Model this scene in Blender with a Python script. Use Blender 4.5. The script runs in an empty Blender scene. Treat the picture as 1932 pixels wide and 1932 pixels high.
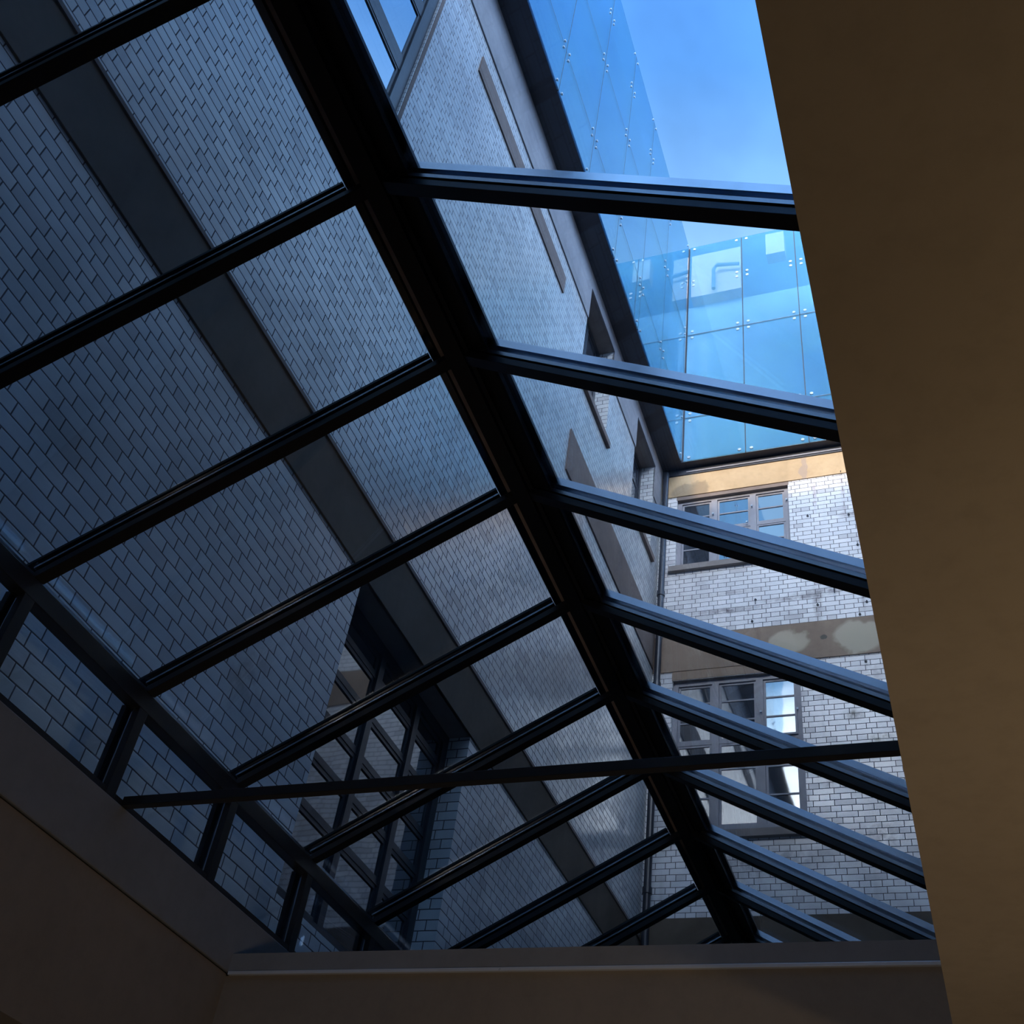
import bpy, bmesh, math, random
from mathutils import Matrix, Vector
random.seed(7)
U = 1.3          # survey units -> metres
Z0 = 1.6         # eye height above the floor
S = bpy.context.scene
COL = S.collection
def W(p): return Vector((p[0]*U, p[1]*U, p[2]*U + Z0))

# ------------------------------------------------------------------ camera
cam = bpy.data.objects.new('camera', bpy.data.cameras.new('camera')); COL.objects.link(cam)
right = Vector((0.94032988, 0.32075446, 0.11356187))
down = Vector((-0.1386457, 0.66596659, -0.73298423))
fwd = Vector((-0.31073637, 0.67350211, 0.6706995))
m = Matrix((right, -down, -fwd)).transposed().to_4x4(); m.translation = W((0, 0, 0)); cam.matrix_world = m
cam.data.sensor_width = 36; cam.data.lens = 2136.6/1932*36
cam.data.shift_x = -34.67/1932; cam.data.clip_start = .02; cam.data.clip_end = 500
S.camera = cam
# ------------------------------------------------------------------ view
S.view_settings.view_transform = 'Standard'; S.view_settings.look = 'None'
S.view_settings.gamma = 1; S.view_settings.use_curve_mapping = False
S.view_settings.exposure = 0.0
# ------------------------------------------------------------------ world: clear evening sky
wd = bpy.data.worlds.new('sky'); S.world = wd; wd.use_nodes = True
nt = wd.node_tree; nt.nodes.clear()
SKY_ZEN = (.12, .36, .98); SKY_HI = (.19, .50, 1.05); SKY_MID = (.55, .86, 1.15); SKY_HOR = (.50, .68, .95)
def sky():
    N = nt.nodes.new; K = nt.links.new
    tc = N('ShaderNodeTexCoord'); sp = N('ShaderNodeSeparateXYZ'); K(tc.outputs['Generated'], sp.inputs[0])
    # elevation ramp
    r = N('ShaderNodeValToRGB'); K(sp.outputs[2], r.inputs[0])
    e = r.color_ramp.elements; e[0].position = 0.0; e[0].color = (*SKY_HOR, 1); e[1].position = 1; e[1].color = (*SKY_ZEN, 1)
    a = e.new(.80); a.color = (*SKY_MID, 1); a = e.new(.90); a.color = (*SKY_HI, 1)
    # brighter and whiter towards the sun side (-Y)
    mp = N('ShaderNodeMapRange'); K(sp.outputs[1], mp.inputs[0]); mp.inputs[1].default_value = -.25; mp.inputs[2].default_value = -.9
    lo = N('ShaderNodeMapRange'); K(sp.outputs[2], lo.inputs[0]); lo.inputs[1].default_value = .62; lo.inputs[2].default_value = .40
    ml = N('ShaderNodeMath'); ml.operation = 'MULTIPLY'; K(mp.outputs[0], ml.inputs[0]); K(lo.outputs[0], ml.inputs[1])
    mx = N('ShaderNodeMixRGB'); K(ml.outputs[0], mx.inputs[0]); K(r.outputs[0], mx.inputs[1]); mx.inputs[2].default_value = (19.0, 17.3, 16.0, 1)
    # extra blue added on the unseen +X side to brighten the left wall
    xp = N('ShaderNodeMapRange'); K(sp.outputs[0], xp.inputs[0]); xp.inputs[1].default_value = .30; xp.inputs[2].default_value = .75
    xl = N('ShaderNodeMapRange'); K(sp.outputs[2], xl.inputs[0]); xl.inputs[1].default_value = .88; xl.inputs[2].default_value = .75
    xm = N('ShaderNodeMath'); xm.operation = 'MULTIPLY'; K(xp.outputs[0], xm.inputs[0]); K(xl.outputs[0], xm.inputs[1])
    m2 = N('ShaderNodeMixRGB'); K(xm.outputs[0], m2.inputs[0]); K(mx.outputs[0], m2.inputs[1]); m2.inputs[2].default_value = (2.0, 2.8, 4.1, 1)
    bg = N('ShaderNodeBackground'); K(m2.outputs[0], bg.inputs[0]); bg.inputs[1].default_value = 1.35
    o = N('ShaderNodeOutputWorld'); K(bg.outputs[0], o.inputs[0])
sky()
# ------------------------------------------------------------------ sun: low, warm, behind and left of the camera
sd = bpy.data.lights.new('sun', 'SUN'); sd.energy = 4.2; sd.color = (1, .62, .30); sd.angle = math.radians(1.2)
sun = bpy.data.objects.new('sun', sd); COL.objects.link(sun)
SUN_EL = math.radians(12); SUN_AZ = math.radians(1)
dirv = Vector((math.sin(SUN_AZ)*math.cos(SUN_EL), math.cos(SUN_AZ)*math.cos(SUN_EL), -math.sin(SUN_EL)))
sun.rotation_euler = dirv.to_track_quat('-Z', 'Y').to_euler()
sun.location = W((-3, -10, 20))
# ------------------------------------------------------------------ unseen warm fill lights added for ceiling and far wall
def fill_light(name, p, power, col, size, aim=None, spread=180):
    d = bpy.data.lights.new(name, 'AREA'); d.energy = power; d.color = col; d.size = size; d.shape = 'DISK'; d.spread = math.radians(spread)
    o = bpy.data.objects.new(name, d); COL.objects.link(o); o.location = W(p)
    v = Vector(aim) if aim else Vector((0, 0, 1)); o.rotation_euler = v.to_track_quat('-Z', 'Y').to_euler(); return o
fill_light('warm_fill', (1.75, 1.5, .26), 23, (1, .76, .46), .3, (-.55, .0, 1), 180)
fill_light('warm_fill', (-1.2, .2, -.9), 8, (1, .86, .72), .4, (.12, .90, .36), 100)

# ================================================================== helpers
def new_obj(name, me, mat, parent=None, loc=None):
    o = bpy.data.objects.new(name, me); COL.objects.link(o)
    if mat is not None:
        for q in (mat if isinstance(mat, (list, tuple)) else [mat]): me.materials.append(q)
    if parent is not None:
        o.parent = parent
        o.location = (loc or Vector((0, 0, 0))) - world_loc(parent)
    elif loc: o.location = loc
    return o
def world_loc(o):
    v = Vector(o.location)
    while o.parent: o = o.parent; v += Vector(o.location)
    return v
class MB:
    def __init__(s): s.v = []; s.f = []; s.m = []
    def add(s, vs, fs, mi=0):
        n = len(s.v); s.v += [W(p) for p in vs]; s.f += [[n+i for i in f] for f in fs]; s.m += [mi]*len(fs); return s
    def hexa(s, c, mi=0):   # 8 corners: bottom 4 ccw, top 4 ccw
        return s.add(c, [(3,2,1,0),(4,5,6,7),(0,1,5,4),(1,2,6,5),(2,3,7,6),(3,0,4,7)], mi)
    def box(s, x0, x1, y0, y1, z0, z1, mi=0):
        return s.hexa([(x0,y0,z0),(x1,y0,z0),(x1,y1,z0),(x0,y1,z0),(x0,y0,z1),(x1,y0,z1),(x1,y1,z1),(x0,y1,z1)], mi)
    def prism(s, prof, p, q, mi=0):    # prof: list of offset vectors at p and at q (closed loop)
        n = len(prof); vs = [tuple(Vector(p)+Vector(o)) for o in prof] + [tuple(Vector(q)+Vector(o)) for o in prof]
        fs = [(i, (i+1) % n, n+(i+1) % n, n+i) for i in range(n)] + [tuple(reversed(range(n))), tuple(range(n, 2*n))]
        return s.add(vs, fs, mi)
    def tube(s, pts, r, n=10, mi=0):
        P = [Vector(p) for p in pts]; rings = []
        for i, p in enumerate(P):
            d = (P[min(i+1, len(P)-1)]-P[max(i-1, 0)]).normalized()
            a = d.orthogonal().normalized() if i == 0 else (a - d*a.dot(d)).normalized()
            b = d.cross(a); rings.append([tuple(p+(a*math.cos(t)+b*math.sin(t))*r) for t in [2*math.pi*k/n for k in range(n)]])
        vs = sum(rings, []); fs = []
        for i in range(len(P)-1):
            for k in range(n): fs.append((i*n+k, i*n+(k+1) % n, (i+1)*n+(k+1) % n, (i+1)*n+k))
        fs += [tuple(reversed(range(n))), tuple(range((len(P)-1)*n, len(P)*n))]
        return s.add(vs, fs, mi)
    def mesh(s, name, bevel=0):
        me = bpy.data.meshes.new(name); bm = bmesh.new(); vv = [bm.verts.new(v) for v in s.v]
        for f, mi in zip(s.f, s.m):
            try: q = bm.faces.new([vv[i] for i in f]); q.material_index = mi
            except ValueError: pass
        bmesh.ops.recalc_face_normals(bm, faces=bm.faces)
        if bevel: bmesh.ops.bevel(bm, geom=[e for e in bm.edges if len(e.link_faces) == 2 and e.calc_face_angle(0) > .6], offset=bevel, segments=2, affect='EDGES', profile=.6)
        bm.to_mesh(me); bm.free(); return me
    def build(s, name, mat, parent=None, bevel=0): return new_obj(name, s.mesh(name, bevel), mat, parent)
def box(name, mat, parent, *a, bevel=0): return MB().box(*a).build(name, mat, parent, bevel)
def thing(name, p, label, cat, group=None):
    e = bpy.data.objects.new(name, None); COL.objects.link(e); e.location = W(p); e.empty_display_size = .2
    e['label'] = label; e['category'] = cat
    if group: e['group'] = group
    return e
def tag(o, label, cat, group=None):
    o['label'] = label; o['category'] = cat
    if group: o['group'] = group
    return o
def struct(o, label=None):
    o['kind'] = 'structure'
    if label: o['label'] = label
    return o
def grid_wall(us, vs, holes, mp, d0, d1, mats=2):
    """solid wall on a grid with rectangular holes; mp(u,v,d)->point; face material 0 = along wall, 1 = reveals"""
    holes = [(max(h[0], us[0]), min(h[1], us[-1]), max(h[2], vs[0]), min(h[3], vs[-1])) for h in holes]
    us = sorted(set(us + [h[0] for h in holes] + [h[1] for h in holes])); vs = sorted(set(vs + [h[2] for h in holes] + [h[3] for h in holes]))
    def solid(i, j):
        if i < 0 or j < 0 or i >= len(us)-1 or j >= len(vs)-1: return False
        cu = (us[i]+us[i+1])/2; cv = (vs[j]+vs[j+1])/2
        return not any(h[0] < cu < h[1] and h[2] < cv < h[3] for h in holes)
    b = MB()
    for i in range(len(us)-1):
        for j in range(len(vs)-1):
            if not solid(i, j): continue
            a, c, e, g = us[i], us[i+1], vs[j], vs[j+1]
            for d in (d0, d1): b.add([mp(a,e,d), mp(c,e,d), mp(c,g,d), mp(a,g,d)], [(0,1,2,3)], 0)
            if not solid(i-1, j): b.add([mp(a,e,d0), mp(a,e,d1), mp(a,g,d1), mp(a,g,d0)], [(0,1,2,3)], 1)
            if not solid(i+1, j): b.add([mp(c,e,d0), mp(c,e,d1), mp(c,g,d1), mp(c,g,d0)], [(0,1,2,3)], 1)
            if not solid(i, j-1): b.add([mp(a,e,d0), mp(a,e,d1), mp(c,e,d1), mp(c,e,d0)], [(0,1,2,3)], 2)
            if not solid(i, j+1): b.add([mp(a,g,d0), mp(a,g,d1), mp(c,g,d1), mp(c,g,d0)], [(0,1,2,3)], 2)
    me = b.mesh('wall')
    bm = bmesh.new(); bm.from_mesh(me); bmesh.ops.remove_doubles(bm, verts=bm.verts, dist=1e-5); bmesh.ops.recalc_face_normals(bm, faces=bm.faces); bm.to_mesh(me); bm.free()
    return me

# ================================================================== materials
class G:
    def __init__(s, name):
        s.mat = bpy.data.materials.new(name); s.mat.use_nodes = True; s.t = s.mat.node_tree; s.t.nodes.clear()
        s.out = s.n('ShaderNodeOutputMaterial')
    def n(s, t): return s.t.nodes.new(t)
    def put(s, sock, v):
        if isinstance(v, bpy.types.NodeSocket): s.t.links.new(v, sock)
        elif v is not None:
            if sock.type == 'RGBA' and len(v) == 3: v = (*v, 1)
            sock.default_value = v
    def M(s, op, a, b=None, c=None, clamp=False):
        q = s.n('ShaderNodeMath'); q.operation = op; q.use_clamp = clamp
        for i, v in enumerate((a, b, c)): s.put(q.inputs[i], v) if v is not None else None
        return q.outputs[0]
    def mix(s, f, a, b, mode='MIX'):
        q = s.n('ShaderNodeMixRGB'); q.blend_type = mode; s.put(q.inputs[0], f); s.put(q.inputs[1], a); s.put(q.inputs[2], b); return q.outputs[0]
    def noise(s, scale, detail=3, rough=.55, vec=None, dist=0):
        q = s.n('ShaderNodeTexNoise'); q.inputs['Scale'].default_value = scale; q.inputs['Detail'].default_value = detail
        q.inputs['Roughness'].default_value = rough; q.inputs['Distortion'].default_value = dist; s.put(q.inputs['Vector'], vec if vec is not None else s.pos()); return q.outputs['Fac']
    def pos(s):
        if not hasattr(s, '_p'): s._p = s.n('ShaderNodeNewGeometry')
        return s._p.outputs['Position']
    def xyz(s, v=None):
        q = s.n('ShaderNodeSeparateXYZ'); s.put(q.inputs[0], v if v is not None else s.pos()); return q.outputs
    def comb(s, x, y, z):
        q = s.n('ShaderNodeCombineXYZ'); [s.put(q.inputs[i], v) for i, v in enumerate((x, y, z))]; return q.outputs[0]
    def ramp(s, f, a, b):
        q = s.n('ShaderNodeMapRange'); s.put(q.inputs[0], f); q.inputs[1].default_value = a; q.inputs[2].default_value = b; return q.outputs[0]
    def spot(s, a, z, ca, cz, ra, rz, soft=.5):      # soft elliptical mask in survey units
        dx = s.M('DIVIDE', s.M('SUBTRACT', a, ca*U), ra*U); dz = s.M('DIVIDE', s.M('SUBTRACT', z, cz*U+Z0), rz*U)
        r = s.M('SQRT', s.M('ADD', s.M('MULTIPLY', dx, dx), s.M('MULTIPLY', dz, dz)))
        return s.ramp(r, 1.0, 1-soft)
    def pbr(s, col, rough, metal=0, bump=None, bs=.1, bd=.01, spec=.5, coat=0):
        q = s.n('ShaderNodeBsdfPrincipled'); s.put(q.inputs['Base Color'], col); s.put(q.inputs['Roughness'], rough); q.inputs['Metallic'].default_value = metal
        q.inputs['Specular IOR Level'].default_value = spec; q.inputs['Coat Weight'].default_value = coat; q.inputs['Coat Roughness'].default_value = .08
        if bump is not None:
            b = s.n('ShaderNodeBump'); b.inputs['Strength'].default_value = bs; b.inputs['Distance'].default_value = bd; s.put(b.inputs['Height'], bump); s.t.links.new(b.outputs[0], q.inputs['Normal'])
        s.t.links.new(q.outputs[0], s.out.inputs[0]); return s.mat

def brick(name, axis, tone=(.70, .72, .72), stains=()):
    g = G(name); p = g.xyz(); a = p[axis]; z = p[2]
    h, LS, LH = .0775, .2444, .1222
    # a slight waviness so that joints are not ruler straight
    wob = g.M('MULTIPLY', g.M('SUBTRACT', g.noise(3.0, 2), .5), .012)
    zz = g.M('DIVIDE', g.M('ADD', z, wob), h); row = g.M('FLOOR', zz); odd = g.M('FLOOR', g.M('MULTIPLY', g.M('FRACT', g.M('MULTIPLY', row, .5)), 2.0001))
    L = g.M('ADD', LS, g.M('MULTIPLY', odd, LH-LS))
    jit = g.n('ShaderNodeTexWhiteNoise'); g.put(jit.inputs['Vector'], g.comb(row, 0.0, 3.3))
    u = g.M('ADD', g.M('ADD', g.M('DIVIDE', a, L), g.M('MULTIPLY', odd, .5)), g.M('MULTIPLY', jit.outputs[0], .10))
    fu = g.M('FRACT', u); fz = g.M('FRACT', zz)
    du = g.M('MULTIPLY', g.M('MINIMUM', fu, g.M('SUBTRACT', 1.0, fu)), L); dz = g.M('MULTIPLY', g.M('MINIMUM', fz, g.M('SUBTRACT', 1.0, fz)), h)
    dm = g.M('MINIMUM', du, dz); mort = g.ramp(dm, .0052, .0026)
    wn = g.n('ShaderNodeTexWhiteNoise'); g.put(wn.inputs['Vector'], g.comb(g.M('FLOOR', u), row, 1.7))
    rnd = wn.outputs[0]
    t = g.mix(g.M('MULTIPLY', rnd, .45), tone, (tone[0]*.66, tone[1]*.70, tone[2]*.76))
    t = g.mix(g.M('MULTIPLY', g.M('GREATER_THAN', rnd, .90), .35), t, (.42, .40, .40))
    # grime
    big = g.ramp(g.noise(.8, 5, .6), .50, .78); t = g.mix(g.M('MULTIPLY', big, .5), t, (.34, .33, .35))
    st = g.ramp(g.noise(1.0, 4, .6, g.comb(g.M('MULTIPLY', a, 5.0), g.M('MULTIPLY', z, .45), 0.0)), .60, .80); t = g.mix(g.M('MULTIPLY', st, .35), t, (.26, .23, .24))
    for (ca, cz, ra, rz, k, colr) in stains:
        brk = g.ramp(g.noise(9, 4, .65), .3, .65)
        t = g.mix(g.M('MULTIPLY', g.M('MULTIPLY', g.spot(a, z, ca, cz, ra, rz, .85), brk), k), t, colr)
    col = g.mix(mort, t, (.060, .055, .065))
    rough = g.M('ADD', .16, g.M('ADD', g.M('MULTIPLY', mort, .6), g.M('MULTIPLY', rnd, .10)))
    # glazed bricks lean a little this way and that, each on its own
    wn2 = g.n('ShaderNodeTexWhiteNoise'); g.put(wn2.inputs['Vector'], g.comb(g.M('FLOOR', u), row, 8.1))
    tilt = g.M('MULTIPLY', g.M('MULTIPLY', g.M('SUBTRACT', wn2.outputs[0], .5), fu), .25)
    hgt = g.M('ADD', g.M('ADD', g.M('MULTIPLY', mort, -.6), tilt), g.M('MULTIPLY', g.noise(26, 2), .10))
    return g.pbr(col, rough, 0, hgt, .35, .006)
def plaster(name, base, dark, rough=.75, scale=1.2, axis=1, patches=(), streak=.3, lo=.35, hi=.75, bs=.2):
    g = G(name); p = g.xyz(); a = p[axis]; z = p[2]
    c = g.mix(g.ramp(g.noise(scale, 6, .62), lo, hi), base, dark)
    c = g.mix(g.M('MULTIPLY', g.ramp(g.noise(14, 4, .7), .45, .7), .18), c, (dark[0]*.6, dark[1]*.6, dark[2]*.6))
    st = g.ramp(g.noise(1.0, 4, .6, g.comb(g.M('MULTIPLY', a, 4.0), g.M('MULTIPLY', z, .5), 0.0)), .52, .78)
    c = g.mix(g.M('MULTIPLY', st, streak), c, (dark[0]*.5, dark[1]*.48, dark[2]*.48))
    for (ca, cz, ra, rz, k, colr) in patches: 
        wv = g.M('MULTIPLY', g.M('SUBTRACT', g.noise(5, 3), .5), .22)
        c = g.mix(g.M('MULTIPLY', g.spot(g.M('ADD', a, wv), g.M('ADD', z, wv), ca, cz, ra, rz, .18), k), c, colr)
    return g.pbr(c, rough, 0, g.noise(60, 5, .7), bs, .004, spec=.3)
def flat(name, col, rough=.6, metal=0, var=.25, scale=6, bs=.08, spec=.5):
    g = G(name); c = g.mix(g.M('MULTIPLY', g.noise(scale, 4, .6), var*2), col, tuple(x*.45 for x in col))
    return g.pbr(c, g.M('ADD', rough-.06, g.M('MULTIPLY', g.noise(scale*3, 3), .12)), metal, g.noise(70, 3), bs, .002, spec=spec)
def clear_glass(name, tint, refl=1.0, base=.04, dirt=0):
    g = G(name)
    lw = g.n('ShaderNodeLayerWeight'); lw.inputs[0].default_value = .5
    f = g.M('MULTIPLY', g.M('ADD', base, g.M('MULTIPLY', g.M('POWER', lw.outputs['Facing'], 5.0), .96-base)), refl)
    tr = g.n('ShaderNodeBsdfTransparent'); g.put(tr.inputs[0], g.mix(g.M('MULTIPLY', g.ramp(g.noise(1.6, 4), .45, .8), dirt), tint, tuple(x*.75 for x in tint)))
    gl = g.n('ShaderNodeBsdfGlossy'); gl.inputs['Roughness'].default_value = .015; gl.inputs['Color'].default_value = (.95, .97, 1, 1)
    mx = g.n('ShaderNodeMixShader'); g.put(mx.inputs[0], f); g.t.links.new(tr.outputs[0], mx.inputs[1]); g.t.links.new(gl.outputs[0], mx.inputs[2])
    g.t.links.new(mx.outputs[0], g.out.inputs[0]); return g.mat
def window_glass(name, body, refl, tintc=(.9, .95, 1), wave=.0015):
    g = G(name); lw = g.n('ShaderNodeLayerWeight'); lw.inputs[0].default_value = .5
    f = g.M('ADD', refl, g.M('MULTIPLY', g.M('POWER', lw.outputs['Facing'], 3.0), .97-refl))
    b = g.n('ShaderNodeBump'); b.inputs['Strength'].default_value = .12; b.inputs['Distance'].default_value = wave*10; g.put(b.inputs['Height'], g.noise(1.3, 2))
    di = g.n('ShaderNodeBsdfDiffuse'); g.put(di.inputs[0], g.mix(g.noise(1.5, 4), body, tuple(x*.5 for x in body)))
    gl = g.n('ShaderNodeBsdfGlossy'); gl.inputs['Roughness'].default_value = .03; g.put(gl.inputs['Color'], tintc); g.t.links.new(b.outputs[0], gl.inputs['Normal'])
    mx = g.n('ShaderNodeMixShader'); g.put(mx.inputs[0], f); g.t.links.new(di.outputs[0], mx.inputs[1]); g.t.links.new(gl.outputs[0], mx.inputs[2])
    g.t.links.new(mx.outputs[0], g.out.inputs[0]); return g.mat
def screen_glass(name):
    g = G(name); lw = g.n('ShaderNodeLayerWeight'); lw.inputs[0].default_value = .5
    f = g.M('ADD', .10, g.M('MULTIPLY', g.M('POWER', lw.outputs['Facing'], 4.0), .80))
    tr = g.n('ShaderNodeBsdfTransparent'); g.put(tr.inputs[0], (.50, .72, .88))
    di = g.n('ShaderNodeBsdfDiffuse'); g.put(di.inputs[0], g.mix(g.ramp(g.noise(.7, 4), .35, .7), (.055, .19, .34), (.08, .25, .33)))
    m0 = g.n('ShaderNodeMixShader'); m0.inputs[0].default_value = .42; g.t.links.new(tr.outputs[0], m0.inputs[1]); g.t.links.new(di.outputs[0], m0.inputs[2])
    gl = g.n('ShaderNodeBsdfGlossy'); gl.inputs['Roughness'].default_value = .02; gl.inputs['Color'].default_value = (.8, .95, 1, 1)
    mx = g.n('ShaderNodeMixShader'); g.put(mx.inputs[0], f); g.t.links.new(m0.outputs[0], mx.inputs[1]); g.t.links.new(gl.outputs[0], mx.inputs[2])
    g.t.links.new(mx.outputs[0], g.out.inputs[0]); return g.mat

DK = (.16, .13, .14)
M = {}
M['brick_l'] = brick('white_glazed_brick', 1, stains=[(2.55, 4.95, .55, .05, .8, (.30, .28, .30)), (3.2, 5.35, .35, .10, .7, (.24, .21, .22)), (4.66, 8.08, .22, .03, .9, (.10, .05, .10)),
    (4.75, 8.27, .14, .03, .9, (.10, .05, .10)), (2.6, 3.0, .35, .35, .5, (.45, .48, .52)), (3.3, 2.55, .2, .3, .6, (.20, .19, .18)), (2.5, 6.2, .14, .03, .8, (.12, .08, .12))])
M['brick_b'] = brick('white_glazed_brick_rear', 0, tone=(.80, .80, .82), stains=[(-1.95, 7.56, .60, .055, 1, DK), (-1.2, 7.63, .5, .05, .8, DK), (-.75, 7.68, .55, .06, 1, DK), (-.98, 7.55, .06, .33, 1, DK), (-.52, 7.55, .03, .2, .9, DK),
    (-.93, 9.1, .03, .35, .7, (.35, .2, .2)), (-.62, 9.1, .03, .5, .7, (.3, .2, .2)), (-.55, 8.72, .2, .06, .8, DK), (-1.9, 7.8, .5, .04, .5, DK), (-.72, 6.15, .13, .09, .95, (.05, .05, .05)), (-.50, 5.87, .15, .08, .9, (.07, .08, .05)), (-.9, 5.45, .3, .1, .6, DK), (-.6, 4.9, .35, .2, .6, DK), (-1.6, 4.7, .8, .2, .7, (.12, .12, .14)), (-.45, 6.6, .3, .15, .5, DK)])
M['brick_j'] = brick('white_glazed_brick_reveal', 0)
M['brick_s'] = brick('white_glazed_brick_side', 1)
M['brick_d'] = brick('dark_glazed_brick', 1, tone=(.38, .38, .40))  # dark tone chosen so the added blocks bounce little light
M['ground'] = flat('dark_paving', (.06, .06, .065), .6)  # dark tone keeps the bright horizon out of pane reflections
M['dark_in'] = plaster('dark_room_paint', (.10, .085, .07), (.07, .06, .05), streak=.05)
M['band'] = plaster('brown_render', (.135, .105, .078), (.09, .07, .052), patches=[], streak=.35)
M['band_b'] = plaster('brown_render_rear', (.31, .235, .18), (.21, .155, .12), axis=0, patches=[(-1.30, 7.06, .22, .17, .8, (.48, .43, .34)), (-.60, 7.05, .27, .22, .8, (.48, .44, .35)), (-.95, 7.07, .04, .03, .9, (.1, .1, .09))], streak=.4)
M['ochre'] = plaster('ochre_render', (.56, .41, .25), (.40, .28, .16), axis=0, patches=[(-1.03, 9.5, .05, .25, .5, (.30, .24, .24)), (-2.35, 9.4, .25, .16, .7, (.25, .19, .13))], streak=.25)  # dark patch at the left end paints the shade of the left wing
M['coping'] = plaster('grey_render', (.34, .34, .36), (.20, .20, .22), scale=.9, streak=.25)
M['soffit'] = flat('navy_soffit_panel', (.030, .036, .055), .45, var=.3, scale=2)
M['lintel'] = plaster('brown_lintel', (.24, .19, .17), (.15, .12, .11), streak=.2)
M['frame'] = flat('grey_window_paint', (.33, .33, .38), .5, var=.35, scale=9)
M['frame_dk'] = flat('dark_window_paint', (.035, .04, .055), .4, var=.3)
M['sill'] = flat('stone_sill', (.28, .25, .24), .8, var=.35)
M['wpane'] = window_glass('window_pane', (.03, .035, .045), .62)
M['wpane_dim'] = window_glass('dim_window_pane', (.05, .06, .08), .16)  # mirrors less, so the bright sky glow shows weaker in these panes
M['steel'] = flat('black_steel', (.020, .021, .023), .38, .3, var=.2)
M['cap'] = flat('aluminium_cap', (.86, .92, 1.0), .16, 1, var=.03, bs=.01)
M['gasket'] = flat('black_gasket', (.012, .012, .014), .7)
M['strip'] = flat('grey_glazing_strip', (.42, .44, .47), .24, 1, var=.04, bs=.01)
M['seal'] = plaster('weathered_sealing_tape', (.34, .24, .17), (.18, .13, .10), streak=.1, scale=4)
M['pane'] = clear_glass('roof_glass', (.80, .875, .955), 1.0, .05, dirt=.6)
M['screen'] = screen_glass('blue_screen_glass')
M['bolt'] = flat('steel_bolt', (.38, .48, .58), .35, .2, var=.05)
M['pipe'] = flat('black_pipe', (.03, .035, .05), .3, .2)
M['render_in'] = plaster('grey_curb_paint', (.20, .20, .205), (.165, .163, .165), streak=.05, scale=1.5, bs=.05)
M['wall_in'] = plaster('beige_wall_paint', (.22, .18, .14), (.17, .14, .11), streak=.05, scale=.9, bs=.05)
M['ceil_in'] = plaster('tan_ceiling_paint', (.36, .29, .21), (.31, .245, .175), streak=.0, scale=.8, bs=.04)
M['trim'] = flat('highlight_bead', (.60, .62, .66), .3, .3, var=.1)
M['shadowgap'] = flat('dark_joint', (.02, .018, .016), .8)
M['floor'] = flat('grey_floor', (.20, .18, .16), .5)
M['pink'] = plaster('pale_pink_render', (.95, .60, .47), (.85, .55, .45), axis=0, scale=.8, streak=.05)
M['grey_up'] = flat('pale_grey_render', (.55, .62, .70), .8, var=.2, scale=1)
M['pale'] = flat('pale_blue_render', (.42, .50, .58), .8, var=.1, scale=1)
M['roofmetal'] = flat('rooftop_metal', (.25, .30, .38), .5)

# ================================================================== interior shell
XL = -2.43; ZC0 = 1.347; ZC1 = 1.557; YF = 3.372; ZR = 2.6; XRG = -1.2; ZE = 1.928
XR = 2*XRG - XL           # right curb plane
CE = -.0624; ZCE = 1.04   # ceiling edge and height
FZ = -Z0/U
def P3(name, mat, *a, **k): return struct(box(name, M[mat], None, *a, **k))
P3('wall_left', 'wall_in', XL-.16, XL-.006, -3.4, YF+.006, .884, ZC0-.006)
P3('trim_1', 'shadowgap', XL-.10, XL-.012, -3.4, YF+.006, ZC0-.007, ZC0)
P3('trim_2', 'render_in', XL-.16, XL, -3.4, 7.2, ZC0, ZC1, bevel=.004)      # left kerb band
P3('wall_far', 'wall_in', XL-.16, 2.6, YF+.006, YF+.12, FZ, ZC0-.012)
P3('trim_3', 'render_in', XL, XR, YF, YF+.12, ZC0, ZC0+.063)                # band on top of the far wall
P3('trim_4', 'trim', XL+.006, -.03, YF-.006, YF+.02, ZC0-.012, ZC0, bevel=.002)   # thin bead, painted white for the highlight along the edge
P3('ceiling', 'ceil_in', CE, 3.6, -3.4, YF+.0, ZCE, ZCE+.12)
P3('wall_right_upper', 'wall_in', XR, XR+.14, -3.4, 7.2, ZCE+.12, ZC1)
P3('trim_5', 'render_in', XR, XR+.16, -3.4, 7.2, ZC1, ZC1+.01)
P3('ceiling_left', 'ceil_in', -2.66, XL-.165, -3.4, YF+.12, .884, 1.0)
P3('ceiling_near', 'ceil_in', XL-.16, CE, -3.4, -1.30, ZCE, ZCE+.12)
P3('wall_near_upper', 'wall_in', XL, XR, -1.42, -1.30, ZCE+.12, ZC1+1.05)
P3('floor', 'floor', -2.66, 3.6, -3.4, YF+.12, FZ-.1, FZ)
P3('wall_right', 'wall_in', 3.6, 3.72, -3.4, YF+.12, FZ, ZCE+.12)
P3('wall_left_outer', 'wall_in', -2.70, -2.66, -3.4, YF+.12, FZ, 1.0)
P3('wall_near', 'wall_in', -2.70, 3.72, -3.52, -3.4, FZ, ZCE+.12)
P3('wall_far_left', 'wall_in', -2.66, XL-.161, YF+.006, YF+.12, FZ, .884)

# unseen next room under the roof light, added dark to darken pane reflections
P3('floor_next', 'floor', XL-.16, XR+.16, YF+.12, 7.2, FZ-.1, FZ)
P3('wall_left_next', 'dark_in', XL-.16, XL, YF+.12, 7.2, FZ, ZC0)
P3('wall_right_next', 'dark_in', XR, XR+.16, YF+.12, 7.2, FZ, ZC1)
P3('wall_end_next', 'dark_in', XL-.16, XR+.16, 7.2, 7.36, FZ, ZC1+1.1)
P3('ground', 'ground', -60, 60, -60, 60, FZ-.3, FZ-.12)
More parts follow.
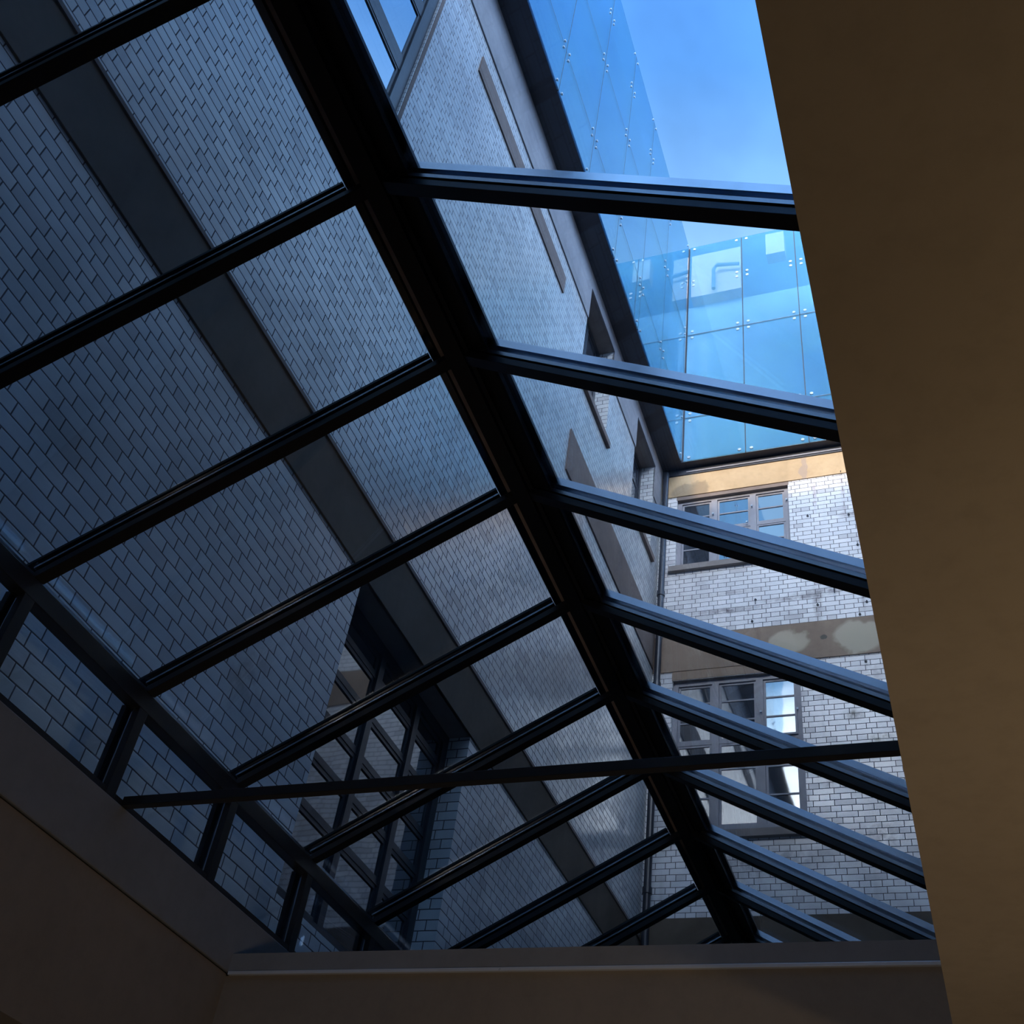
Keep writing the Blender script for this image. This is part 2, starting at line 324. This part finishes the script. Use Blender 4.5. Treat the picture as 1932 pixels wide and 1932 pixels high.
# ================================================================== skylight
sk = thing('glass_skylight', (XRG, 2.5, ZC1), 'long gabled glass roof light with black steel rafters standing on the grey kerbs', 'skylight')
SL = .544; th = math.atan(SL); nL = Vector((-math.sin(th), 0, math.cos(th))); nR = Vector((math.sin(th), 0, math.cos(th)))
Y0 = 1.318; DY = .603; NOD = [Y0+DY*i for i in range(-4, 10)]; YA = NOD[0]; YB = NOD[-1]
dR = XR - XRG
# ridge
b = MB(); b.box(XRG-.028, XRG+.028, YA, YB, ZR-.02, ZR+.035); b.build('ridge_beam', M['steel'], sk, .003)
b = MB()   # stepped flanges left and right of the tube
b.add([(XRG-.030, YA, ZR+.004), (XRG-.055, YA, ZR+.012), (XRG-.055, YA, ZR+.05), (XRG-.030, YA, ZR+.05), (XRG-.030, YB, ZR+.004), (XRG-.055, YB, ZR+.012), (XRG-.055, YB, ZR+.05), (XRG-.030, YB, ZR+.05)],
      [(0,1,2,3),(7,6,5,4),(0,4,5,1),(1,5,6,2),(2,6,7,3),(3,7,4,0)])
b.build('sealing_strip', M['seal'], sk)
b = MB(); b.prism([(.03, 0, .018), (.100, 0, .000), (.100, 0, .028), (.03, 0, .05)], (XRG, YA, ZR), (XRG, YB, ZR)); b.build('ridge_flange', M['steel'], sk)
b = MB(); b.box(XRG+.028, XRG+.042, YA, YB, ZR+.0, ZR+.022); b.build('ridge_gasket', M['gasket'], sk)
b = MB(); b.prism([(-.10, 0, .045), (0, 0, .10), (.12, 0, .035), (.12, 0, .05), (0, 0, .12), (-.10, 0, .06)], (XRG, YA, ZR), (XRG, YB, ZR)); b.build('ridge_cap', M['steel'], sk)
def slope_bar(side, y, w, d0, d1, name, mat, s0=.0, s1=1.0, bevel=0):
    n = nL if side < 0 else nR; xe = XL if side < 0 else XR; ze = ZE
    p = Vector((XRG, y, ZR)); q = Vector((xe, y, ze)); a = p.lerp(q, s0); c = p.lerp(q, s1)
    prof = [Vector((0, -w/2, 0))+n*d0, Vector((0, w/2, 0))+n*d0, Vector((0, w/2, 0))+n*d1, Vector((0, -w/2, 0))+n*d1]
    bb = MB().prism(prof, a, c); return bb.build(name, M[mat], sk if isinstance(sk, bpy.types.Object) else None, bevel)
def slope_sub(parent, side, y, w, d0, d1, name, mat, s0, s1):
    o = slope_bar(side, y, w, d0, d1, name, mat, s0, s1); o.parent = parent; o.location = (0, 0, 0); return o
for side in (-1, 1):
    for y in NOD:
        r = slope_bar(side, y, .040, 0, .024, 'rafter', 'steel', .02, 1.0, .002)
        slope_sub(r, side, y, .030, .0245, .029, 'gasket', 'gasket', .02, 1.0)
        slope_sub(r, side, y, .046, .0295 if side > 0 else .036, .043, 'glazing_strip', 'strip', .05, 1.0)
        slope_sub(r, side, y, .052, .060, .088 if side > 0 else .070, 'cap', 'cap' if side > 0 else 'steel', .05, 1.03)  # left caps take dark steel in place of their dimmer reflection
    for i in range(len(NOD)-1):
        n = nL if side < 0 else nR; xe = XL if side < 0 else XR
        a = Vector((XRG, 0, ZR)).lerp(Vector((xe, 0, ZE)), .035); c = Vector((XRG, 0, ZR)).lerp(Vector((xe, 0, ZE)), 1.04)
        y0 = NOD[i]+.012; y1 = NOD[i+1]-.012; d0 = .0455; d1 = .0575
        A = a+n*d0; B = c+n*d0; A2 = a+n*d1; B2 = c+n*d1
        q = lambda v, y: (v.x, y, v.z)
        MB().hexa([q(A, y0), q(B, y0), q(B, y1), q(A, y1), q(A2, y0), q(B2, y0), q(B2, y1), q(A2, y1)]).build('roof_pane', M['pane'], sk)
# eaves, mullions and the upright glazing
for side in (-1, 1):
    xe = XL if side < 0 else XR; s = side
    X = lambda a, b: (min(xe+s*a, xe+s*b), max(xe+s*a, xe+s*b))
    e = MB().box(*X(0, .05), YA, YB, ZE-.062, ZE+.0).build('eaves_beam', M['steel'], sk, .003)
    MB().box(*X(.002, .012), YA, YB, ZE+.001, ZE+.010).build('eaves_trim', M['cap'], e)
    MB().box(*X(.004, .05), YA, YB, ZC1, ZC1+.02).build('sill_rail', M['steel'], sk)
    for y in NOD:
        mu = MB().box(*X(.001, .026), y-.022, y+.022, ZC1+.0, ZE-.062).build('mullion', M['steel'], sk, .002)
        MB().box(*X(.0265, .034), y-.018, y+.018, ZC1, ZE-.062).build('glazing_strip', M['strip'], mu)
        MB().box(*X(.055, .075), y-.026, y+.026, ZC1, ZE-.05).build('cap', M['steel'], mu)
    for i in range(len(NOD)-1):
        MB().box(*X(.036, .046), NOD[i]+.012, NOD[i+1]-.012, ZC1+.002, ZE-.055).build('upright_pane', M['pane'], sk)
# tie beam
t = MB().box(XL-.003, XR+.003, 2.585, 2.613, 1.5575, 1.588)
tag(t.build('tie_beam', M['steel'], None, .002), 'slim black steel tie beam running straight across below the rafters of the glass roof', 'beam')

# ================================================================== rear brick wing
XW = -2.7075; YB_ = 9.5; XG = -2.4344; YG = 9.363; ZS = 9.78
rear = thing('brick_building', (-1, YB_, FZ), 'white glazed brick wing straight ahead, with two steel windows and a brown render band', 'building')
hol = [(-2.51, -1.22, 8.25, 9.33), (-2.49, -1.20, 4.99, 6.72)]
me = grid_wall([XW, 1.14], [FZ, ZS], hol, lambda u, v, d: (u, YB_+d, v), 0, .34)
o = new_obj('wall', me, [M['brick_b'], M['brick_s'], M['sill']], rear)
def slab_b(name, mat, x0, x1, z0, z1, proud=.012, back=.02, parent=rear):
    x0 = max(x0, XW+.002); return MB().box(x0, x1, YB_-proud, YB_+back, z0, z1).build(name, M[mat], parent, .003)
def band_holes(name, mat, x0, x1, z0, z1, holes, proud=.012):
    me = grid_wall([x0, x1], [z0, z1], holes, lambda u, v, d: (u, YB_+d, v), -proud, .02); return new_obj(name, me, [M[mat]]*3, rear)
band_holes('upper_render_band', 'ochre', XW+.002, 1.14, 9.34, ZS-.10, [])
slab_b('middle_render_band', 'band_b', XW, 1.14, 6.83, 7.285)
slab_b('middle_render_band', 'band_b', -2.5, -1.19, 6.725, 6.83, .006)
slab_b('wall_foot', 'band', XW, 1.14, 3.0, 4.2, .02)
slab_b('window_head', 'lintel', -2.52, -1.21, 9.285, 9.34, .002, .1)
slab_b('cornice_flashing', 'frame', XW+.3, 1.14, ZS-.075, ZS-.055, .035)
slab_b('cornice', 'soffit', XW, 1.14, ZS-.10, ZS, .025)
def sash(parent, mp, u0, u1, v0, v1, bar, rec, mats, tilt=0, fw=.028):
    """one opening light: a frame with one glazing bar and its panes"""
    b = MB(); F = lambda a, c, e, g, d0, d1: b.hexa([mp(a,e,d0), mp(c,e,d0), mp(c,e,d1), mp(a,e,d1), mp(a,g,d0), mp(c,g,d0), mp(c,g,d1), mp(a,g,d1)])
    t = tilt
    def off(v): return rec - t*(v1-v)/(v1-v0)
    def bar_(a, c, e, g):
        d = .022; b.hexa([mp(a,e,off(e)), mp(c,e,off(e)), mp(c,e,off(e)+d), mp(a,e,off(e)+d), mp(a,g,off(g)), mp(c,g,off(g)), mp(c,g,off(g)+d), mp(a,g,off(g)+d)])
    bar_(u0, u0+fw, v0, v1); bar_(u1-fw, u1, v0, v1); bar_(u0+fw, u1-fw, v0, v0+fw); bar_(u0+fw, u1-fw, v1-fw, v1)
    vs = [v0+fw] + [v for v in bar] + [v1-fw]
    for v in bar: bar_(u0+fw, u1-fw, v-.008, v+.008)
    s = b.build('sash', M[mats[0]], parent)
    for i in range(len(vs)-1):
        a, c, e, g = u0+fw, u1-fw, vs[i]+(.008 if i else 0), vs[i+1]-(.008 if i < len(vs)-2 else 0)
        MB().hexa([mp(a,e,off(e)+.008), mp(c,e,off(e)+.008), mp(c,e,off(e)+.013), mp(a,e,off(e)+.013), mp(a,g,off(g)+.008), mp(c,g,off(g)+.008), mp(c,g,off(g)+.013), mp(a,g,off(g)+.013)]).build('pane', M[mats[1] if not callable(mats[1]) else mats[1](i)], s if False else parent)
    return s
mpb = lambda u, v, d: (u, YB_+d, v)
mpl = lambda u, v, d: (XW-d, u, v)
def window(parent, mp, u0, u1, v0, v1, cols, rows, rec, fm, gm, opened=(), fw=.05, mid=.07, name='window', bars=None, tfw=None):
    """frame with mullions at cols, transoms at rows, a sash with a glazing bar in each cell"""
    b = MB(); D = .055
    def q(a, c, e, g, d0=None, d1=None):
        d0 = rec-.012 if d0 is None else d0; d1 = rec+D if d1 is None else d1
        b.hexa([mp(a,e,d0), mp(c,e,d0), mp(c,e,d1), mp(a,e,d1), mp(a,g,d0), mp(c,g,d0), mp(c,g,d1), mp(a,g,d1)])
    q(u0, u0+fw, v0, v1); q(u1-fw, u1, v0, v1); q(u0+fw, u1-fw, v0, v0+fw); q(u0+fw, u1-fw, v1-fw, v1)
    tw = tfw or mid*.5
    for c in cols: q(c-mid/2, c+mid/2, v0+fw, v1-fw)
    for r in rows: q(u0+fw, u1-fw, r-tw/2, r+tw/2, rec+.0)
    fr = b.build(name, M[fm], parent)
    ue = [u0+fw] + sum([[c-mid/2, c+mid/2] for c in cols], []) + [u1-fw]; ve = [v0+fw] + sum([[r-tw/2, r+tw/2] for r in rows], []) + [v1-fw]
    k = 0
    for i in range(0, len(ue), 2):
        for j in range(0, len(ve), 2):
            bb = bars(j//2, ve[j], ve[j+1]) if bars else [(ve[j]+ve[j+1])/2]
            g_ = gm(i//2, j//2) if callable(gm) else gm
            sash(fr, mp, ue[i]+.002, ue[i+1]-.002, ve[j]+.002, ve[j+1]-.002, bb, rec+.004, (fm, g_), opened.get((i//2, j//2), 0) if opened else 0, .022); k += 1
    return fr
gm1 = lambda i, j: 'wpane_dim' if i == 0 else 'wpane'
window(rear, mpb, -2.51, -1.22, 8.25, 9.30, (-2.08, -1.63), (8.80,), .055, 'frame', gm1, {(2, 0): .05, (1, 0): .012}, bars=lambda j, a, c: [(a+c)/2])
gm2 = lambda i, j: 'wpane' if (i == 2 and j == 1) else 'wpane_dim'
b2 = lambda j, a, c: [a+(c-a)*.34, a+(c-a)*.68]
window(rear, mpb, -2.49, -1.20, 5.04, 6.72, (-2.055, -1.61), (5.99,), .055, 'frame', gm2, {(2, 1): .02}, bars=b2)
for (x0, x1, z) in ((-2.58, -1.16, 8.17), (-2.56, -1.14, 4.93)):
    MB().box(x0, x1, YB_-.05, YB_+.12, z, z+.075).build('window_sill', M['sill'], rear, .004)
# latch knobs on the upper window, broken fixings on the wall
for (x, z) in ((-2.455, 9.02), (-2.09, 9.02), (-1.64, 9.06), (-1.245, 9.08), (-1.70, 8.82), (-1.245, 6.28), (-1.60, 6.28), (-2.06, 6.28)):
    MB().tube([(x, YB_+.03, z), (x, YB_+.012, z)], .011, 8).build('latch_knob', M['bolt'], rear)
def hook(x, z, r=.008, l=.06):
    MB().tube([(x, YB_+.01, z), (x, YB_-.03, z), (x+.004, YB_-.045, z-.015), (x+.004, YB_-.045, z-l)], r*.55, 7).tube([(x, YB_+.004, z), (x, YB_-.008, z)], r*1.7, 10).build('wall_hook', M['pipe'], rear)
for (x, z, l) in ((-1.62, 7.66, .09), (-.80, 7.72, .12), (-.62, 9.36, .02), (-.50, 9.38, .02), (-1.02, 8.76, .015), (-.58, 8.70, .04), (-.52, 8.25, .03), (-.98, 7.50, .01), (-.49, 7.47, .01), (-.57, 7.32, .01), (-1.66, 7.38, .01), (-.56, 6.74, .02)):
    hook(x, z, l=l)
MB().box(-3.3, 1.14, YB_+.342, 11.3, FZ, ZS+.2).build('roof_terrace', M['sill'], rear)
# ================================================================== left brick wing
left = thing('brick_building', (XW, 2, FZ), 'long white glazed brick wing along the left, crossed by a dark concrete band', 'building')
hol = [(.2, 2.92, 6.50, 9.0), (6.50, 7.36, 8.20, 9.55), (8.33, 9.14, 8.20, 9.55), (3.93, 5.50, 1.9, 3.62)]
me = grid_wall([-5, YB_-.0], [FZ, ZS], hol, lambda u, v, d: (XW-d, u, v), 0, .34)
new_obj('wall', me, [M['brick_l'], M['brick_j'], M['sill']], left)
def slab_l(name, mat, y0, y1, z0, z1, proud=.012, back=.01, bevel=.003):
    y1 = min(y1, YB_-.03); return MB().box(XW-back, XW+proud, y0, y1, z0, z1).build(name, M[mat], left, bevel)
lb = slab_l('concrete_band', 'band', -5, YB_, 3.62, 4.005, .012)
MB().box(XW, XW+.020, -5, YB_-.03, 4.005, 4.03).build('band_lip', M['lintel'], lb)
slab_l('lintel_strip', 'lintel', 3.60, 5.83, 8.58, 8.82, .014)
slab_l('render_band', 'lintel', 6.44, YB_, 6.87, 7.38, .014)
me = grid_wall([-5, YB_-.03], [9.06, ZS-.012], [(6.50, 7.36, 8.2, 9.55), (8.33, 9.14, 8.2, 9.55)], lambda u, v, d: (XW+.014-d, u, v), 0, .02)
new_obj('coping_band', me, [M['coping']]*3, left)
# upper left window: dark frame, blue panes
window(left, mpl, .2, 2.92, 6.50, 9.0, (), (7.14, 7.94), .03, 'frame_dk', 'wpane', fw=.10, name='window', bars=lambda j, a, c: [], tfw=.15)
MB().box(XW-.10, XW+.035, -.1, 2.97, 6.41, 6.50).build('window_sill', M['frame_dk'], left, .004)
MB().box(XW-.02, XW+.004, 2.93, 2.965, 6.5, 9.0).build('window_jamb', M['lintel'], left)
for (a, c) in ((6.50, 7.36), (8.33, 9.14)):
    window(left, mpl, a, c, 8.22, 9.55, ((a+c)/2,), (8.8,), .17, 'frame_dk', 'wpane_dim', fw=.06, bars=lambda j, p, q: [(p+q)/2])
    MB().box(XW-.16, XW+.035, a-.05, c+.08, 8.13, 8.20).build('window_sill', M['lintel'], left, .004)
# low factory window glimpsed through the left slope
window(left, mpl, 3.93, 5.50, 1.95, 3.62, (4.55, 5.05), (2.45, 2.70, 2.93, 3.18, 3.41), .15, 'frame_dk', 'wpane_dim', fw=.07, mid=.055, bars=lambda j, a, c: [], tfw=.018, name='window')
# ================================================================== soffit and blue glass screens
sc_l = thing('glass_screen', (XG, 6, ZS), 'blue bolted glass screen hanging above the left brick wing, edge on to the sky', 'glass screen')
sc_b = thing('glass_screen', (-1, YG, ZS), 'blue bolted glass screen facing us above the rear brick wing', 'glass screen')
MB().box(XW+.002, XG-.016, -5, YG+.0, ZS, ZS+.02).build('soffit_panel', M['soffit'], sc_l)
MB().box(XW+.002, 1.14, YG+.001, YB_+.2, ZS+.001, ZS+.02).build('soffit_panel', M['soffit'], sc_b)
sp = MB()
bolt_me = {}
def disc(axis):
    b = MB(); v = Vector((1, 0, 0)) if axis == 0 else Vector((0, -1, 0))
    me = bpy.data.meshes.new('bolt'); bm = bmesh.new(); r = .019 if axis == 0 else .029; n = 14; rings = []
    a = Vector((0, 1, 0)) if axis == 0 else Vector((1, 0, 0)); c = Vector((0, 0, 1))
    for (rr, h) in ((r, 0), (r, .008), (r*.8, .014)):
        rings.append([bm.verts.new((v*h + (a*math.cos(2*math.pi*k/n)+c*math.sin(2*math.pi*k/n))*rr)) for k in range(n)])
    for i in range(2):
        for k in range(n): bm.faces.new((rings[i][k], rings[i][(k+1) % n], rings[i+1][(k+1) % n], rings[i+1][k]))
    bm.faces.new(rings[-1]); bm.faces.new(list(reversed(rings[0]))); bmesh.ops.recalc_face_normals(bm, faces=bm.faces); bm.to_mesh(me); bm.free(); me.materials.append(M['bolt']); return me
def screen(parent, axis, edges, zs):
    first = None; dm = disc(axis)
    for i in range(len(edges)-1):
        for j in range(len(zs)-1):
            g = .006; a, c, e, f = edges[i]+g, edges[i+1]-g, zs[j]+g, zs[j+1]-g
            b = MB(); (b.box(XG-.014, XG, a, c, e, f) if axis == 0 else b.box(a, c, YG, YG+.014, e, f))
            p = b.build('glass_panel', M['screen'], parent, .0015)
            q = MB(); (q.box(XG-.02, XG-.001, c+.001, c+.011, e, f) if axis == 0 else q.box(c+.001, c+.011, YG+.001, YG+.02, e, f))
            (q.box(XG-.02, XG-.001, a, c, f+.001, f+.011) if axis == 0 else q.box(a, c, YG+.001, YG+.02, f+.001, f+.011)) if j < len(zs)-2 else None
            q.build('joint_seal', M['frame_dk'], p)
            rows = [e+.06, f-.06] + ([e+1.10, e+1.20] if j == 2 else [])
            for z in rows:
                for u in (a+.065, c-.065):
                    o = bpy.data.objects.new('bolt', dm); COL.objects.link(o); o.parent = p
                    w = W((XG+.001, u, z)) if axis == 0 else W((u, YG-.001, z)); o.location = w - world_loc(p)
    return
ZG = [ZS, 10.56, 12.2, 14.25]
screen(sc_l, 0, [2.6, 3.54, 4.48, 5.42, 6.36, 7.30, 8.24, 9.345], ZG)
screen(sc_b, 1, [-2.425, -1.67, -.93, -.19, .50, 1.10], ZG)
MB().box(XG-.25, XG-.17, 2.6, YG-.3, ZS+.03, 14.0).build('backing_wall', M['grey_up'], sc_l)
MB().box(XG-.03, XG+.012, YG+.016, YG+.03, ZS+.021, 14.25).build('corner_post', M['frame_dk'], sc_b)
# things on the roof terrace seen through the rear glass
pt = thing('rooftop_penthouse', (-1.6, 10.4, ZS), 'pale pink penthouse wall showing through the rear glass screen', 'penthouse')
MB().box(-2.9, 1.1, 10.7, 11.0, 13.75, 14.62).build('parapet', M['pale'], pt)
MB().box(-2.9, 1.1, 10.7, 11.0, ZS+.2, 13.75).build('lower_wall', M['grey_up'], pt)
MB().box(-2.68, -1.89, 10.5, 10.69, 14.62, 15.72).build('wall', M['pink'], pt)
MB().box(-1.49, -1.20, 10.5, 10.69, 15.35, 15.90).build('wall', M['pink'], pt)
MB().tube([(-2.3, 10.4, 14.6), (-2.3, 10.4, 15.1), (-2.25, 10.4, 15.2), (-1.9, 10.4, 15.12)], .03).build('lamp_arm', M['roofmetal'], pt)
# ================================================================== drainpipe in the corner
dp = MB().tube([(XW+.07, YB_-.08, 3.2), (XW+.07, YB_-.08, ZS-.1)], .035, 14)
dpo = dp.build('drainpipe', M['pipe'], None)
tag(dpo, 'dark drainpipe rising in the corner where the two white brick wings meet', 'pipe')
for z in (4.4, 5.6, 6.6, 7.8, 9.0): MB().tube([(XW+.07, YB_-.08, z), (XW+.07, YB_-.08, z+.06)], .045, 14).build('pipe_collar', M['pipe'], dpo)
# ================================================================== unseen blocks added around the courtyard to shade it
o = MB().box(-9, 9, -6.5, -5.03, FZ, 12.25); tag(o.build('rear_shade_block', M['grey_up'], None), 'tall unseen pale block behind the viewer, placed to shade the yard', 'building')
o = MB().box(-2.68, 1.13, -3.3, -1.62, 1.60, 5.3); tag(o.build('near_shade_block', M['brick_d'], None), 'unseen dark brick block added at the near end to shade the yard', 'building')
o = MB().box(1.15, 2.2, -3.4, YB_-.03, 1.17, 10.6); tag(o.build('side_shade_block', M['brick_d'], None), 'unseen dark brick block added on the right to shade the yard', 'building')
